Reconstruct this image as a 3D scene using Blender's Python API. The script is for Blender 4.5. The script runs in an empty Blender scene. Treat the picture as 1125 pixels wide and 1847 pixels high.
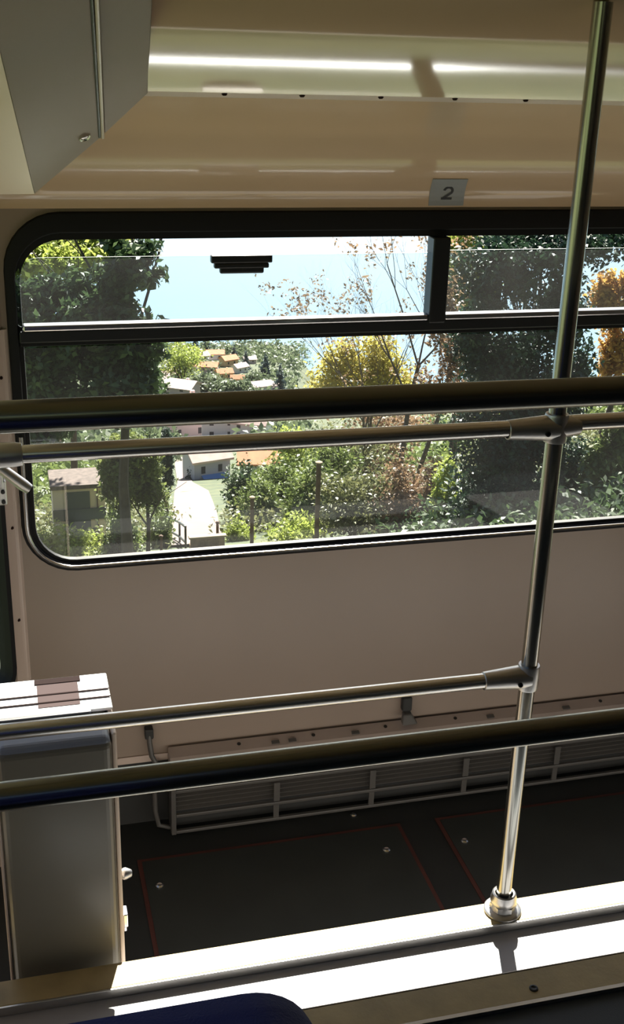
import bpy, bmesh, math, random
import numpy as np
from mathutils import Vector, Matrix

# ------------------------------------------------------------------ camera, sky, sun, exposure
S = bpy.context.scene
COL = S.collection
CAM_H = 1.7                                        # eye height above the sill of the lower compartment
cd = bpy.data.cameras.new('camera')
cd.sensor_fit = 'VERTICAL'
cd.sensor_height = 36.0
cd.lens = 2084.00 / 1847.0 * 36.0
cd.clip_start, cd.clip_end = 0.02, 20000
cam = bpy.data.objects.new('camera', cd)
COL.objects.link(cam)
r_, u_, b_ = Vector((0.967369, -0.251759, 0.028560)), Vector((0.067771, 0.365713, 0.928257)), Vector((-0.244142, -0.896031, 0.370841))
cam.matrix_world = Matrix(((r_.x, u_.x, b_.x, 0), (r_.y, u_.y, b_.y, 0), (r_.z, u_.z, b_.z, CAM_H), (0, 0, 0, 1)))
S.camera = cam

SUN = Vector((0.31, 1.0, 0.88)).normalized()       # towards the sun: ahead, a little to the right, about 40 degrees up
world = bpy.data.worlds.new('World')
S.world = world
world.use_nodes = True
wn = world.node_tree.nodes
sky = wn.new('ShaderNodeTexSky')
sky.sky_type = 'NISHITA'
sky.sun_disc = False
sky.sun_elevation = math.asin(SUN.z)
sky.sun_rotation = math.atan2(SUN.x, SUN.y)
sky.altitude = 500
sky.air_density = 1.0
sky.dust_density = 2.5
sky.ozone_density = 1.0
wn['Background'].inputs['Strength'].default_value = 0.13
world.node_tree.links.new(sky.outputs[0], wn['Background'].inputs['Color'])
sl = bpy.data.lights.new('sun', 'SUN')
sl.energy = 21.0
sl.color = (1.0, 0.93, 0.82)
sl.angle = math.radians(0.6)
so = bpy.data.objects.new('sun', sl)
COL.objects.link(so)
so.rotation_euler = SUN.to_track_quat('Z', 'Y').to_euler()
so.location = (5, 10, 20)

S.view_settings.view_transform = 'Standard'
S.view_settings.look = 'None'
S.view_settings.exposure = 0.28
S.view_settings.gamma = 1.0
S.view_settings.use_curve_mapping = False
cy = S.cycles
cy.use_denoising = True
cy.max_bounces = 14
cy.diffuse_bounces = 8
cy.glossy_bounces = 6
cy.transmission_bounces = 6
cy.transparent_max_bounces = 16
cy.sample_clamp_indirect = 8.0
cy.caustics_reflective = True

# ------------------------------------------------------------------ materials
def new_mat(name):
    m = bpy.data.materials.new(name)
    m.use_nodes = True
    return m, m.node_tree.nodes, m.node_tree.links

def pmat(name, col, rough=0.5, metal=0.0, spec=0.5, vary=0.0, scale=8.0, bump=0.0, bscale=60.0, coat=0.0, stretch=None):
    m, n, l = new_mat(name)
    b = n['Principled BSDF']
    b.inputs['Base Color'].default_value = (*col, 1)
    b.inputs['Roughness'].default_value = rough
    b.inputs['Metallic'].default_value = metal
    b.inputs['Specular IOR Level'].default_value = spec
    b.inputs['Coat Weight'].default_value = coat
    b.inputs['Coat Roughness'].default_value = 0.08
    tc = n.new('ShaderNodeTexCoord')
    src = tc.outputs['Object']
    if stretch:
        mp = n.new('ShaderNodeMapping')
        mp.inputs['Scale'].default_value = stretch
        l.new(src, mp.inputs['Vector'])
        src = mp.outputs[0]
    if vary:
        t = n.new('ShaderNodeTexNoise')
        t.inputs['Scale'].default_value = scale
        t.inputs['Detail'].default_value = 4
        l.new(src, t.inputs['Vector'])
        r = n.new('ShaderNodeValToRGB')
        lo, hi = 1 - vary, 1 + vary
        r.color_ramp.elements[0].color = (*[c * lo for c in col], 1)
        r.color_ramp.elements[1].color = (*[min(1, c * hi) for c in col], 1)
        r.color_ramp.elements[0].position = 0.3
        r.color_ramp.elements[1].position = 0.7
        l.new(t.outputs['Fac'], r.inputs['Fac'])
        l.new(r.outputs['Color'], b.inputs['Base Color'])
    if bump:
        t2 = n.new('ShaderNodeTexNoise')
        t2.inputs['Scale'].default_value = bscale
        t2.inputs['Detail'].default_value = 3
        l.new(src, t2.inputs['Vector'])
        bp = n.new('ShaderNodeBump')
        bp.inputs['Strength'].default_value = bump
        bp.inputs['Distance'].default_value = 0.004
        l.new(t2.outputs['Fac'], bp.inputs['Height'])
        l.new(bp.outputs[0], b.inputs['Normal'])
    return m

def leaf_mat(name, c_dark, c_light, trans=0.35, scale=3.0, gloss=0.4):
    """leaves: varied colour, a waxy highlight, some light let through"""
    m, n, l = new_mat(name)
    b = n['Principled BSDF']
    tc = n.new('ShaderNodeTexCoord')
    t = n.new('ShaderNodeTexNoise')
    t.inputs['Scale'].default_value = scale
    t.inputs['Detail'].default_value = 5
    t.inputs['Roughness'].default_value = 0.75
    l.new(tc.outputs['Object'], t.inputs['Vector'])
    r = n.new('ShaderNodeValToRGB')
    r.color_ramp.elements[0].color = (*c_dark, 1)
    r.color_ramp.elements[1].color = (*c_light, 1)
    r.color_ramp.elements[0].position = 0.35
    r.color_ramp.elements[1].position = 0.65
    l.new(t.outputs['Fac'], r.inputs['Fac'])
    l.new(r.outputs[0], b.inputs['Base Color'])
    b.inputs['Roughness'].default_value = 0.48
    b.inputs['Specular IOR Level'].default_value = gloss * 0.7
    tr = n.new('ShaderNodeBsdfTranslucent')
    l.new(r.outputs[0], tr.inputs['Color'])
    mx = n.new('ShaderNodeMixShader')
    mx.inputs['Fac'].default_value = trans
    l.new(b.outputs[0], mx.inputs[1])
    l.new(tr.outputs[0], mx.inputs[2])
    l.new(mx.outputs[0], n['Material Output'].inputs['Surface'])
    return m

def glass_mat(name, tint, dust=0.03, ior=1.5):
    """a thin pane: tinted see-through, a mirror film by fresnel, a little dust"""
    m, n, l = new_mat(name)
    n.remove(n['Principled BSDF'])
    tp = n.new('ShaderNodeBsdfTransparent')
    tp.inputs['Color'].default_value = (*tint, 1)
    gl = n.new('ShaderNodeBsdfGlossy')
    gl.inputs['Roughness'].default_value = 0.0
    fr = n.new('ShaderNodeFresnel')
    fr.inputs['IOR'].default_value = ior
    ge = n.new('ShaderNodeNewGeometry')
    io = n.new('ShaderNodeMapRange')                 # the film looks the same from both sides
    io.inputs['To Min'].default_value = ior
    io.inputs['To Max'].default_value = 1 / ior
    l.new(ge.outputs['Backfacing'], io.inputs['Value'])
    l.new(io.outputs[0], fr.inputs['IOR'])
    m1 = n.new('ShaderNodeMixShader')
    l.new(fr.outputs[0], m1.inputs['Fac'])
    l.new(tp.outputs[0], m1.inputs[1])
    l.new(gl.outputs[0], m1.inputs[2])
    tl = n.new('ShaderNodeBsdfTranslucent')
    tl.inputs['Color'].default_value = (0.9, 0.9, 0.88, 1)
    tc = n.new('ShaderNodeTexCoord')
    nz = n.new('ShaderNodeTexNoise')
    nz.inputs['Scale'].default_value = 3.0
    nz.inputs['Detail'].default_value = 2
    l.new(tc.outputs['Object'], nz.inputs['Vector'])
    mr = n.new('ShaderNodeMapRange')
    mr.inputs['From Min'].default_value = 0.3
    mr.inputs['From Max'].default_value = 0.7
    mr.inputs['To Min'].default_value = dust * 0.5
    mr.inputs['To Max'].default_value = dust * 1.5
    l.new(nz.outputs['Fac'], mr.inputs['Value'])
    m2 = n.new('ShaderNodeMixShader')
    l.new(mr.outputs[0], m2.inputs['Fac'])
    l.new(m1.outputs[0], m2.inputs[1])
    l.new(tl.outputs[0], m2.inputs[2])
    l.new(m2.outputs[0], n['Material Output'].inputs['Surface'])
    return m

M = {}
M['ceiling'] = pmat('glossy beige ceiling panel', (0.66, 0.48, 0.32), 0.09, spec=0.6, vary=0.03, scale=2, bump=0.02, bscale=4)
M['wall'] = pmat('beige grey wall laminate', (0.31, 0.24, 0.19), 0.34, vary=0.04, scale=3, bump=0.04, bscale=300)
M['post'] = pmat('pale beige painted metal', (0.60, 0.48, 0.41), 0.3)
M['box'] = pmat('warm grey painted sheet', (0.26, 0.20, 0.155), 0.55, spec=0.25, bump=0.03, bscale=200)
M['cream'] = pmat('cream painted sheet', (0.90, 0.74, 0.61), 0.4)
M['rubber'] = pmat('black rubber', (0.010, 0.010, 0.011), 0.6, spec=0.25)
M['black'] = pmat('black plastic', (0.010, 0.011, 0.012), 0.4)
M['chrome'] = pmat('bright metal strip', (0.85, 0.83, 0.83), 0.18, metal=1.0)
M['steel'] = pmat('brushed stainless tube', (0.46, 0.45, 0.41), 0.22, metal=1.0, bump=0.02, bscale=40, stretch=(1, 1, 1))
M['brightsteel'] = pmat('polished stainless rail', (0.78, 0.76, 0.73), 0.26, metal=1.0, bump=0.02, bscale=40)
M['darksteel'] = pmat('dull steel rail', (0.26, 0.26, 0.235), 0.27, metal=1.0, bump=0.02, bscale=40)
M['alu'] = pmat('dull cast aluminium', (0.60, 0.59, 0.58), 0.36, metal=1.0, bump=0.05, bscale=120)
M['floor'] = pmat('dark grey rubber floor', (0.015, 0.016, 0.0145), 0.6, vary=0.2, scale=6, bump=0.1, bscale=400)
M['tread'] = pmat('worn pale aluminium tread', (0.40, 0.39, 0.40), 0.5, vary=0.06, scale=10, bump=0.05, bscale=150)
M['upperfloor'] = pmat('blue grey rubber floor', (0.035, 0.045, 0.055), 0.6, bump=0.1, bscale=400)
M['yellow'] = pmat('mustard yellow nosing', (0.46, 0.35, 0.16), 0.5, vary=0.15, scale=14, bump=0.08, bscale=120)
M['seam'] = pmat('reddish brown sealant', (0.07, 0.018, 0.012), 0.6, vary=0.2)
M['hatch'] = pmat('dark green grey hatch sheet', (0.022, 0.025, 0.022), 0.5, vary=0.15, scale=7)
M['cabinet'] = pmat('olive grey lacquer', (0.20, 0.185, 0.15), 0.28, spec=0.5, vary=0.05, scale=5)
M['white'] = pmat('white enamel', (0.82, 0.79, 0.76), 0.4)
M['pinkmat'] = pmat('dusty pink vinyl', (0.10, 0.068, 0.064), 0.95, spec=0.1)
M['brown'] = pmat('dark brown line', (0.025, 0.012, 0.010), 0.9, spec=0.1)
M['blueedge'] = pmat('blue grey edging', (0.26, 0.29, 0.36), 0.4)
M['heater'] = pmat('pinkish grey heater paint', (0.36, 0.29, 0.25), 0.4, vary=0.06, scale=9)
M['grille'] = pmat('grey grille paint', (0.09, 0.083, 0.075), 0.4)
M['dark'] = pmat('dark recess', (0.03, 0.03, 0.028), 0.7)
M['plate'] = pmat('grey sticker film', (0.30, 0.31, 0.31), 0.45)
M['ink'] = pmat('black ink', (0.012, 0.012, 0.012), 0.5)
M['blue'] = pmat('navy blue upholstery', (0.028, 0.042, 0.21), 0.85, bump=0.35, bscale=500)
M['shell'] = pmat('dark seat shell', (0.03, 0.03, 0.035), 0.5)
M['glass'] = glass_mat('lower window glass', (0.82, 0.86, 0.87), 0.0035)
M['tint'] = glass_mat('sliding window glass', (0.74, 0.82, 0.86), 0.007)
M['edge'] = pmat('ground glass edge', (0.10, 0.13, 0.125), 0.4)

# ------------------------------------------------------------------ building helpers
def wloc(o):
    v = Vector((0, 0, 0))
    while o is not None:
        v = v + o.location
        o = o.parent
    return v

class MB:
    """collects shapes and links them as one mesh object"""
    def __init__(s):
        s.v, s.f, s.m = [], [], []
    def add(s, vs, fs, mi=0):
        k = len(s.v)
        s.v += [tuple(p) for p in vs]
        s.f += [tuple(i + k for i in f) for f in fs]
        s.m += [mi] * len(fs)
        return s
    def box(s, a, b, mi=0, rot=None, piv=None):
        (x0, y0, z0), (x1, y1, z1) = a, b
        vs = [Vector(p) for p in ((x0, y0, z0), (x1, y0, z0), (x1, y1, z0), (x0, y1, z0), (x0, y0, z1), (x1, y0, z1), (x1, y1, z1), (x0, y1, z1))]
        if rot is not None:
            c = Vector(piv) if piv else sum(vs, Vector()) / 8
            vs = [rot @ (p - c) + c for p in vs]
        return s.add(vs, [(0, 3, 2, 1), (4, 5, 6, 7), (0, 1, 5, 4), (1, 2, 6, 5), (2, 3, 7, 6), (3, 0, 4, 7)], mi)
    def poly(s, pts, d, mi=0):
        """a flat polygon given thickness along the vector d"""
        n = len(pts)
        d = Vector(d)
        vs = [Vector(p) for p in pts] + [Vector(p) + d for p in pts]
        fs = [tuple(range(n)), tuple(range(2 * n - 1, n - 1, -1))] + [((i + 1) % n, i, i + n, (i + 1) % n + n) for i in range(n)]
        return s.add(vs, fs, mi)
    def loops(s, ls, mi=0, closed=False):
        n = len(ls[0])
        vs = [p for L in ls for p in L]
        fs = []
        for k in range(len(ls) - (0 if closed else 1)):
            a, b = k * n, ((k + 1) % len(ls)) * n
            fs += [(a + i, a + (i + 1) % n, b + (i + 1) % n, b + i) for i in range(n)]
        return s.add(vs, fs, mi)
    def tube(s, pts, r, seg=16, cap=True, mi=0):
        pts = [Vector(p) for p in pts]
        rs = r if isinstance(r, (list, tuple)) else [r] * len(pts)
        up = None
        rings = []
        for i, p in enumerate(pts):
            t = (pts[min(i + 1, len(pts) - 1)] - pts[max(i - 1, 0)]).normalized()
            if up is None:
                up = t.orthogonal().normalized()
            up = (up - t * up.dot(t)).normalized()
            w = t.cross(up)
            rings.append([p + (up * math.cos(2 * math.pi * j / seg) + w * math.sin(2 * math.pi * j / seg)) * rs[i] for j in range(seg)])
        k = len(s.v)
        s.loops(rings, mi)
        if cap:
            s.f += [tuple(k + j for j in range(seg - 1, -1, -1)), tuple(k + (len(pts) - 1) * seg + j for j in range(seg))]
            s.m += [mi, mi]
        return s
    def lathe(s, prof, o=(0, 0, 0), axis=(0, 0, 1), seg=24, mi=0):
        """prof: (radius, distance along the axis) pairs"""
        a = Vector(axis).normalized()
        u = a.orthogonal().normalized()
        w = a.cross(u)
        o = Vector(o)
        ls = [[o + a * h + (u * math.cos(2 * math.pi * j / seg) + w * math.sin(2 * math.pi * j / seg)) * max(r, 1e-5) for j in range(seg)] for r, h in prof]
        return s.loops(ls, mi)
    def build(s, name, mats, parent=None, smooth=False, bevel=0.0, bseg=2):
        me = bpy.data.meshes.new(name)
        off = wloc(parent)
        me.from_pydata([tuple(Vector(p) - off) for p in s.v], [], s.f)
        for mm in (mats if isinstance(mats, (list, tuple)) else [mats]):
            me.materials.append(mm)
        me.polygons.foreach_set('material_index', s.m)
        bm = bmesh.new()
        bm.from_mesh(me)
        bmesh.ops.recalc_face_normals(bm, faces=bm.faces)
        bm.to_mesh(me)
        bm.free()
        if smooth:
            me.polygons.foreach_set('use_smooth', [True] * len(me.polygons))
            me.set_sharp_from_angle(angle=math.radians(35))
        me.update()
        o = bpy.data.objects.new(name, me)
        COL.objects.link(o)
        o.parent = parent
        if bevel:
            bv = o.modifiers.new('bevel', 'BEVEL')
            bv.width, bv.segments, bv.limit_method, bv.angle_limit = bevel, bseg, 'ANGLE', math.radians(35)
            bv.harden_normals = False
        return o

def tag(o, label=None, cat=None, group=None, kind=None):
    for k, v in (('label', label), ('category', cat), ('group', group), ('kind', kind)):
        if v:
            o[k] = v
    return o

def thing(name, label, cat, loc=(0, 0, 0), group=None):
    o = bpy.data.objects.new(name, None)
    o.empty_display_size = 0.05
    COL.objects.link(o)
    o.location = loc
    return tag(o, label, cat, group)

def struct(o):
    return tag(o, kind='structure')

def copy_tree(o, parent=None):
    c = o.copy()
    COL.objects.link(c)
    c.parent = parent
    for ch in list(o.children):
        copy_tree(ch, c)
    return c

def rr(x0, x1, z0, z1, r, n=8):
    """rounded rectangle as (x, z) points, counter-clockwise from the lower left corner; r is one radius or four"""
    R = r if isinstance(r, (list, tuple)) else [r] * 4
    out = []
    for (cx, cz, a0, rad) in ((x0, z0, math.pi, R[0]), (x1, z0, 1.5 * math.pi, R[1]), (x1, z1, 0, R[2]), (x0, z1, 0.5 * math.pi, R[3])):
        sx = 1 if cx == x0 else -1
        sz = 1 if cz == z0 else -1
        for i in range(n + 1):
            a = a0 + 0.5 * math.pi * i / n
            out.append((cx + sx * rad + rad * math.cos(a), cz + sz * rad + rad * math.sin(a)))
    return out

def place(pts, org, dx, y=0.0, dn=(0, 1, 0)):
    """(along, up) points put on a vertical plane through org"""
    o, dx, dn = Vector(org), Vector(dx), Vector(dn)
    return [o + dx * a + dn * y + Vector((0, 0, 1)) * z for a, z in pts]

# ------------------------------------------------------------------ the cabin shell
WY = 2.8                                           # the window wall
XL, XR = -0.012, 2.172                             # its two corners
SL, SR = -0.52, 2.68                               # the side walls
FX = Vector((1, 0, 0))
ZO = Vector((0, 0, 0))

def wall_with_hole(name, org, dx, dn, length, z0, z1, hole, thick=0.04, mat=None):
    outer = rr(0, length, z0, z1, 0.0005)
    rings = [place(outer, org, dx, 0, dn), place(hole, org, dx, 0, dn), place(hole, org, dx, thick, dn), place(outer, org, dx, thick, dn)]
    return struct(MB().loops(rings, closed=True).build(name, mat or M['wall']))

HOLE = [(x - XL, z) for x, z in rr(0.014, 2.146, 0.444, 1.322, 0.12)]
wall_with_hole('wall_front', (XL, WY, 0), FX, (0, 1, 0), XR - XL, -0.185, 1.36, HOLE)
# recess under the panel, where the heater stands
b = MB().box((XL - 0.03, WY + 0.035, -0.42), (XR + 0.03, WY + 0.06, -0.18))
struct(b.build('baseboard_front', M['dark']))
b = MB().box((XL + 0.002, WY - 0.006, -0.187), (XR - 0.002, WY - 0.0005, -0.165))
struct(b.build('trim_wall_foot', M['post'], bevel=0.002)).name = 'trim_3'

dL = Vector((SL - XL, 2.42 - WY, 0)); LL = dL.length; dL.normalize()
nL = Vector((-dL.y, dL.x, 0)); nL = nL if nL.y > 0 else -nL
dR = Vector((SR - XR, 2.42 - WY, 0)); LR = dR.length; dR.normalize()
nR = Vector((-dR.y, dR.x, 0)); nR = nR if nR.y > 0 else -nR
FH = rr(0.046, 0.56, 0.10, 1.24, 0.07)
wall_with_hole('wall_left', (XL, WY, 0), dL, nL, LL, -0.42, 1.40, FH)
wall_with_hole('wall_right', (XR, WY, 0), dR, nR, LR, -0.42, 1.40, FH)

# side walls, windows on the left only, climbing with the slope
def side_wall(name, x, out, windows=True):
    m = MB()
    d = (0.04 * out, 0, 0)
    zl = lambda y: 0.55 + 0.36 * (2.42 - y)
    zu = lambda y: 1.40 + 0.36 * (2.25 - y)
    ys = (2.42, -2.7)
    if not windows:
        m.poly([(x, ys[0], -0.45), (x, ys[0], 2.0), (x, 0.8, 2.6), (x, ys[1], 3.6), (x, ys[1], -0.45)], d)
        return struct(m.build(name, M['wall']))
    m.poly([(x, ys[0], -0.45), (x, ys[0], zl(ys[0])), (x, ys[1], zl(ys[1])), (x, ys[1], -0.45)], d)
    m.poly([(x, ys[0], zu(ys[0])), (x, ys[0], zu(ys[0]) + 0.5), (x, ys[1], zu(ys[1]) + 0.5), (x, ys[1], zu(ys[1]))], d)
    for y0, y1 in ((2.42, 2.36), (1.25, 1.13), (-0.15, -2.7)):  # last one is an unseen rear bay, closed to dim the cabin
        m.poly([(x, y0, zl(y0)), (x, y0, zu(y0)), (x, y1, zu(y1)), (x, y1, zl(y1))], d)
    return struct(m.build(name, M['wall']))
side_wall('wall_left', SL, -1)
side_wall('wall_right', SR, 1, False)  # unseen side, its windows left out to darken the right
m = MB()
m.box((SL, -2.74, -0.45), (SR, -2.70, 2.2)).box((SL, -2.74, 2.8), (SR, -2.70, 3.6)).box((0.65, -2.74, 2.2), (SR, -2.70, 2.8))  # unseen rear wall, its opening shrunk to hold back light
for x0, x1 in ((SL, SL + 0.1), (0.55, 0.65)):
    m.box((x0, -2.74, 2.2), (x1, -2.70, 2.8))
struct(m.build('wall_back', M['wall']))

# ceiling: a curved cove over the window, then panels rising with the slope of the car
C0, C1, C2 = Vector((0, 2.79, 1.345)), Vector((0, 2.765, 1.52)), Vector((0, 2.2, 1.63))
def cove(t):
    return C0 * (1 - t) ** 2 + C1 * 2 * t * (1 - t) + C2 * t * t
N = 28
m = MB()
prof = [cove(i / N) for i in range(N + 1)]
back = [Vector((0, 2.84, 1.345)), Vector((0, 2.84, 1.70)), Vector((0, 2.2, 1.70))]
ring = prof + back[::-1]
m.loops([[p + FX * (SL - 0.06) for p in ring], [p + FX * (SR + 0.06) for p in ring]])
k = len(ring)
m.f += [tuple(range(k)), tuple(range(2 * k - 1, k - 1, -1))]
m.m += [0, 0]
o = struct(m.build('ceiling', M['ceiling'], smooth=True))
cprof = [(2.197, 1.63)]
while cprof[-1][0] > -2.75:
    yy, zz = cprof[-1]
    kk = float(np.interp(yy, [0.3, 0.9, 1.7, 1.84, 1.90, 1.95, 2.2], [0.30, 0.40, 0.52, 0.68, 0.60, 0.38, 0.31]))
    dy = 0.02 if yy > 1.5 else 0.15
    cprof.append((yy - dy, zz + kk * dy))
def ceil_z(y):
    return float(np.interp(y, [p[0] for p in cprof[::-1]], [p[1] for p in cprof[::-1]]))
zc = [(y, z - 0.006) for y, z in cprof]
m = MB()
ring = [(y, z) for y, z in zc] + [(y, z + 0.05) for y, z in zc[::-1]]
m.loops([[Vector((x, y, z)) for y, z in ring] for x in (SL - 0.06, SR + 0.06)])
k = len(ring)
m.f += [tuple(range(k)), tuple(range(2 * k - 1, k - 1, -1))]
m.m += [0, 0]
struct(m.build('ceiling', M['ceiling'], smooth=True))
# lighter lip strip with screws along the seam
ta, tb = cove(0.93), cove(0.985)
nrm = Vector((0, -(tb - ta).z, (tb - ta).y)).normalized()
nrm = nrm if nrm.z < 0 else -nrm
m = MB().poly([ta + FX * (SL + 0.01) + nrm * 0.0015, ta + FX * (SR - 0.01) + nrm * 0.0015, tb + FX * (SR - 0.01) + nrm * 0.0015, tb + FX * (SL + 0.01) + nrm * 0.0015], -nrm * 0.004)
strip = struct(m.build('trim_4', M['post']))
sc = cove(0.968)
for x in (0.417, 0.565, 0.720, 0.871, 1.02, 1.17, 1.32, 1.47):
    MB().lathe([(0, 0.004), (0.0035, 0.0035), (0.0055, 0.001), (0.0055, 0)], sc + FX * x + nrm * 0.0015, nrm, 12).build('screw', M['brown'], strip, smooth=True)

# floors
struct(MB().box((SL - 0.02, 1.80, -0.47), (SR + 0.02, WY + 0.06, -0.42)).build('floor', M['floor']))
struct(MB().box((SL - 0.02, 1.30, -0.42), (SR + 0.02, 1.83, -0.02)).build('floor', M['tread']))
struct(MB().box((SL - 0.02, -0.45, -0.42), (SR + 0.02, 1.383, 0.25)).build('floor', M['upperfloor']))
struct(MB().box((SL - 0.02, -1.6, -0.42), (SR + 0.02, -0.45, 0.72)).build('floor', M['upperfloor']))
struct(MB().box((SL - 0.02, -2.72, -0.42), (SR + 0.02, -1.6, 1.15)).build('floor', M['upperfloor']))
n1 = struct(MB().box((SL, 1.7685, -0.0195), (SR, 1.834, 0.0)).build('trim_1', M['yellow'], bevel=0.002))
MB().box((SL, 1.763, -0.0195), (SR, 1.768, 0.0005)).build('edge_strip', M['alu'], n1, bevel=0.001)
n2 = struct(MB().box((SL, 1.322, 0.2505), (SR, 1.387, 0.256)).build('trim_2', M['yellow'], bevel=0.002))
MB().box((SL, 1.314, 0.2505), (SR, 1.3215, 0.258)).build('edge_strip', M['alu'], n2)
MB().box((SL, 1.3875, 0.235), (SR, 1.389, 0.2565)).build('edge_strip', M['alu'], n2)
for x in (0.27, 0.775, 1.28, 1.78):
    MB().lathe([(0.0075, 0), (0.0075, 0.0015), (0.005, 0.0022), (0.003, 0.001), (0, 0.001)], (x, 1.345, 0.256), (0, 0, 1), 14).build('bolt', M['ink'], n2, smooth=True)

# ------------------------------------------------------------------ the big window
win = struct(thing('window_1', None, None, (1.07, WY, 0.44)))
GX0, GX1 = 0.0, 2.16
rings = []
def ring_at(x0, x1, z0, z1, r, y):
    return place(rr(x0, x1, z0, z1, r), (0, y, 0), FX)
rings = [ring_at(0.0, 2.16, 0.424, 1.337, 0.135, WY - 0.001), ring_at(0.003, 2.157, 0.427, 1.334, 0.132, WY - 0.010),
         ring_at(0.012, 2.148, 0.434, 1.322, 0.124, WY - 0.013), ring_at(0.023, 2.137, 0.447, 1.292, 0.112, WY - 0.013),
         ring_at(0.025, 2.135, 0.449, 1.288, 0.110, WY - 0.004), ring_at(0.035, 2.125, 0.456, 1.273, 0.100, WY - 0.004), ring_at(0.036, 2.124, 0.457, 1.271, 0.098, WY + 0.010)]
MB().loops(rings).build('gasket', M['rubber'], win, smooth=True)
# bright filler strip let into the gasket along the bottom and round the lower corners
path = [(0.014, WY - 0.0165, z) for z in (0.80, 0.70, 0.62)] + [(0.014 + 0.122 - 0.122 * math.cos(a), WY - 0.0175, 0.440 + 0.122 - 0.122 * math.sin(a)) for a in [math.pi / 2 * i / 10 for i in range(0, 11)]]
path = path + [(x, WY - 0.0175, 0.440) for x in (0.4, 0.8, 1.2, 1.6)] + [(2.16 - p[0], p[1], p[2]) for p in path[::-1]]
MB().tube(path, 0.0050, 10).build('filler_strip', M['chrome'], win, smooth=True)
# transom: black bar with a bright ledge on top
MB().box((0.026, WY - 0.022, 1.034), (2.134, WY + 0.02, 1.062)).build('transom', M['black'], win, bevel=0.003)
MB().box((0.036, WY - 0.026, 1.0625), (1.050, WY + 0.006, 1.077)).build('ledge_strip', M['chrome'], win, bevel=0.003)
MB().box((1.098, WY - 0.026, 1.0625), (2.124, WY + 0.006, 1.077)).build('ledge_strip', M['chrome'], win, bevel=0.003)
MB().box((0.026, WY - 0.008, 1.022), (2.134, WY + 0.012, 1.0335)).build('seal', M['rubber'], win, bevel=0.002)
MB().box((1.051, WY - 0.030, 1.055), (1.097, WY + 0.02, 1.273)).build('mullion', M['black'], win, bevel=0.004)
def pane(name, pts, y, mat, t=0.004):
    m = MB()
    a = place(pts, (0, y, 0), FX)
    bk = place(pts, (0, y + t, 0), FX)
    m.add(a, [tuple(range(len(a)))], 0)
    m.loops([a, bk], 1)
    return m.build(name, [mat, M['edge']], win)
pane('lower_pane', rr(0.026, 2.134, 0.452, 1.030, [0.10, 0.10, 0.004, 0.004]), WY + 0.004, M['glass'])
pane('sliding_pane', rr(0.020, 1.068, 1.068, 1.232, [0.02, 0.004, 0.004, 0.062]), WY - 0.004, M['tint'])
pane('sliding_pane', rr(1.084, 2.140, 1.068, 1.238, [0.004, 0.02, 0.062, 0.022]), WY - 0.010, M['tint'])
la = MB().box((0.486, WY - 0.026, 1.216), (0.637, WY - 0.005, 1.235)).build('latch', M['black'], win, bevel=0.003)
MB().box((0.508, WY - 0.022, 1.190), (0.617, WY - 0.005, 1.2155)).build('finger_pull', M['black'], la, bevel=0.004)
MB().box((0.494, WY - 0.024, 1.203), (0.629, WY - 0.005, 1.2155)).build('latch_step', M['black'], la, bevel=0.003)

# corner windows
for k, (org, dx, dn) in enumerate((((XL, WY, 0), dL, nL), ((XR, WY, 0), dR, nR))):
    w = struct(thing('window_%d' % (k + 2), None, None, tuple(Vector(org) + dx * 0.3)))
    m = MB()
    m.loops([place(rr(0.036, 0.57, 0.09, 1.25, 0.08), org, dx, -0.001, dn), place(rr(0.039, 0.567, 0.093, 1.247, 0.078), org, dx, -0.012, dn),
             place(rr(0.052, 0.55, 0.108, 1.232, 0.066), org, dx, -0.012, dn), place(rr(0.056, 0.546, 0.112, 1.228, 0.06), org, dx, 0.036, dn)])
    m.build('gasket', M['rubber'], w, smooth=True)
    m = MB()
    a = place(rr(0.054, 0.548, 0.11, 1.23, 0.062), org, dx, 0.012, dn)
    m.add(a, [tuple(range(len(a)))])
    m.build('pane', M['glass'], w)
    # pale corner cover with screws
    cv = MB()
    o3 = Vector(org)
    q = [o3 - dn * 0.004 + dx * 0.034, o3 - dn * 0.004 + dx * 0.004, o3 + Vector((0.004 if k == 0 else -0.004, -0.005, 0)), o3 + Vector((0.010 if k == 0 else -0.010, -0.0005, 0)), o3 + dn * 0.0 + dx * 0.034]
    cv.poly([p + Vector((0, 0, 0.115)) for p in q], (0, 0, 0.95 if k == 0 else 0.95))
    cvo = struct(cv.build('trim_%d' % (5 + k), M['post']))
    for z in (0.30, 0.56, 0.75, 0.95):
        MB().lathe([(0, 0.003), (0.003, 0.0025), (0.0045, 0)], o3 + dx * 0.016 - dn * 0.0045 + Vector((0, 0, z)), -dn, 10).build('screw', M['brown'], cvo, smooth=True)

# ------------------------------------------------------------------ number sticker
def cove_pt(t, x, off=0.0):
    p = cove(t)
    q = cove(t + 0.01) - cove(t)
    n = Vector((0, q.z, -q.y)).normalized()
    n = n if n.y < 0 else -n
    return p + FX * x + n * off
t0, t1 = 0.012, 0.215
sk = thing('number_sticker', 'grey square sticker with a black number two above the window', 'sticker', tuple(cove_pt(t0, 1.09)))
m = MB()
K = 6
lo = [[cove_pt(t0 + (t1 - t0) * i / K, 1.036 - 0.006 * i / K + 0.0925 * j, 0.0008) for j in (0, 1)] for i in range(K + 1)]
hi = [[cove_pt(t0 + (t1 - t0) * i / K, 1.036 - 0.006 * i / K + 0.0925 * j, 0.0018) for j in (0, 1)] for i in range(K + 1)]
ringpts = []
for i in range(K):
    m.add([hi[i][0], hi[i][1], hi[i + 1][1], hi[i + 1][0]], [(0, 1, 2, 3)])
outl = [(i, 0) for i in range(K + 1)] + [(i, 1) for i in range(K, -1, -1)]
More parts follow.
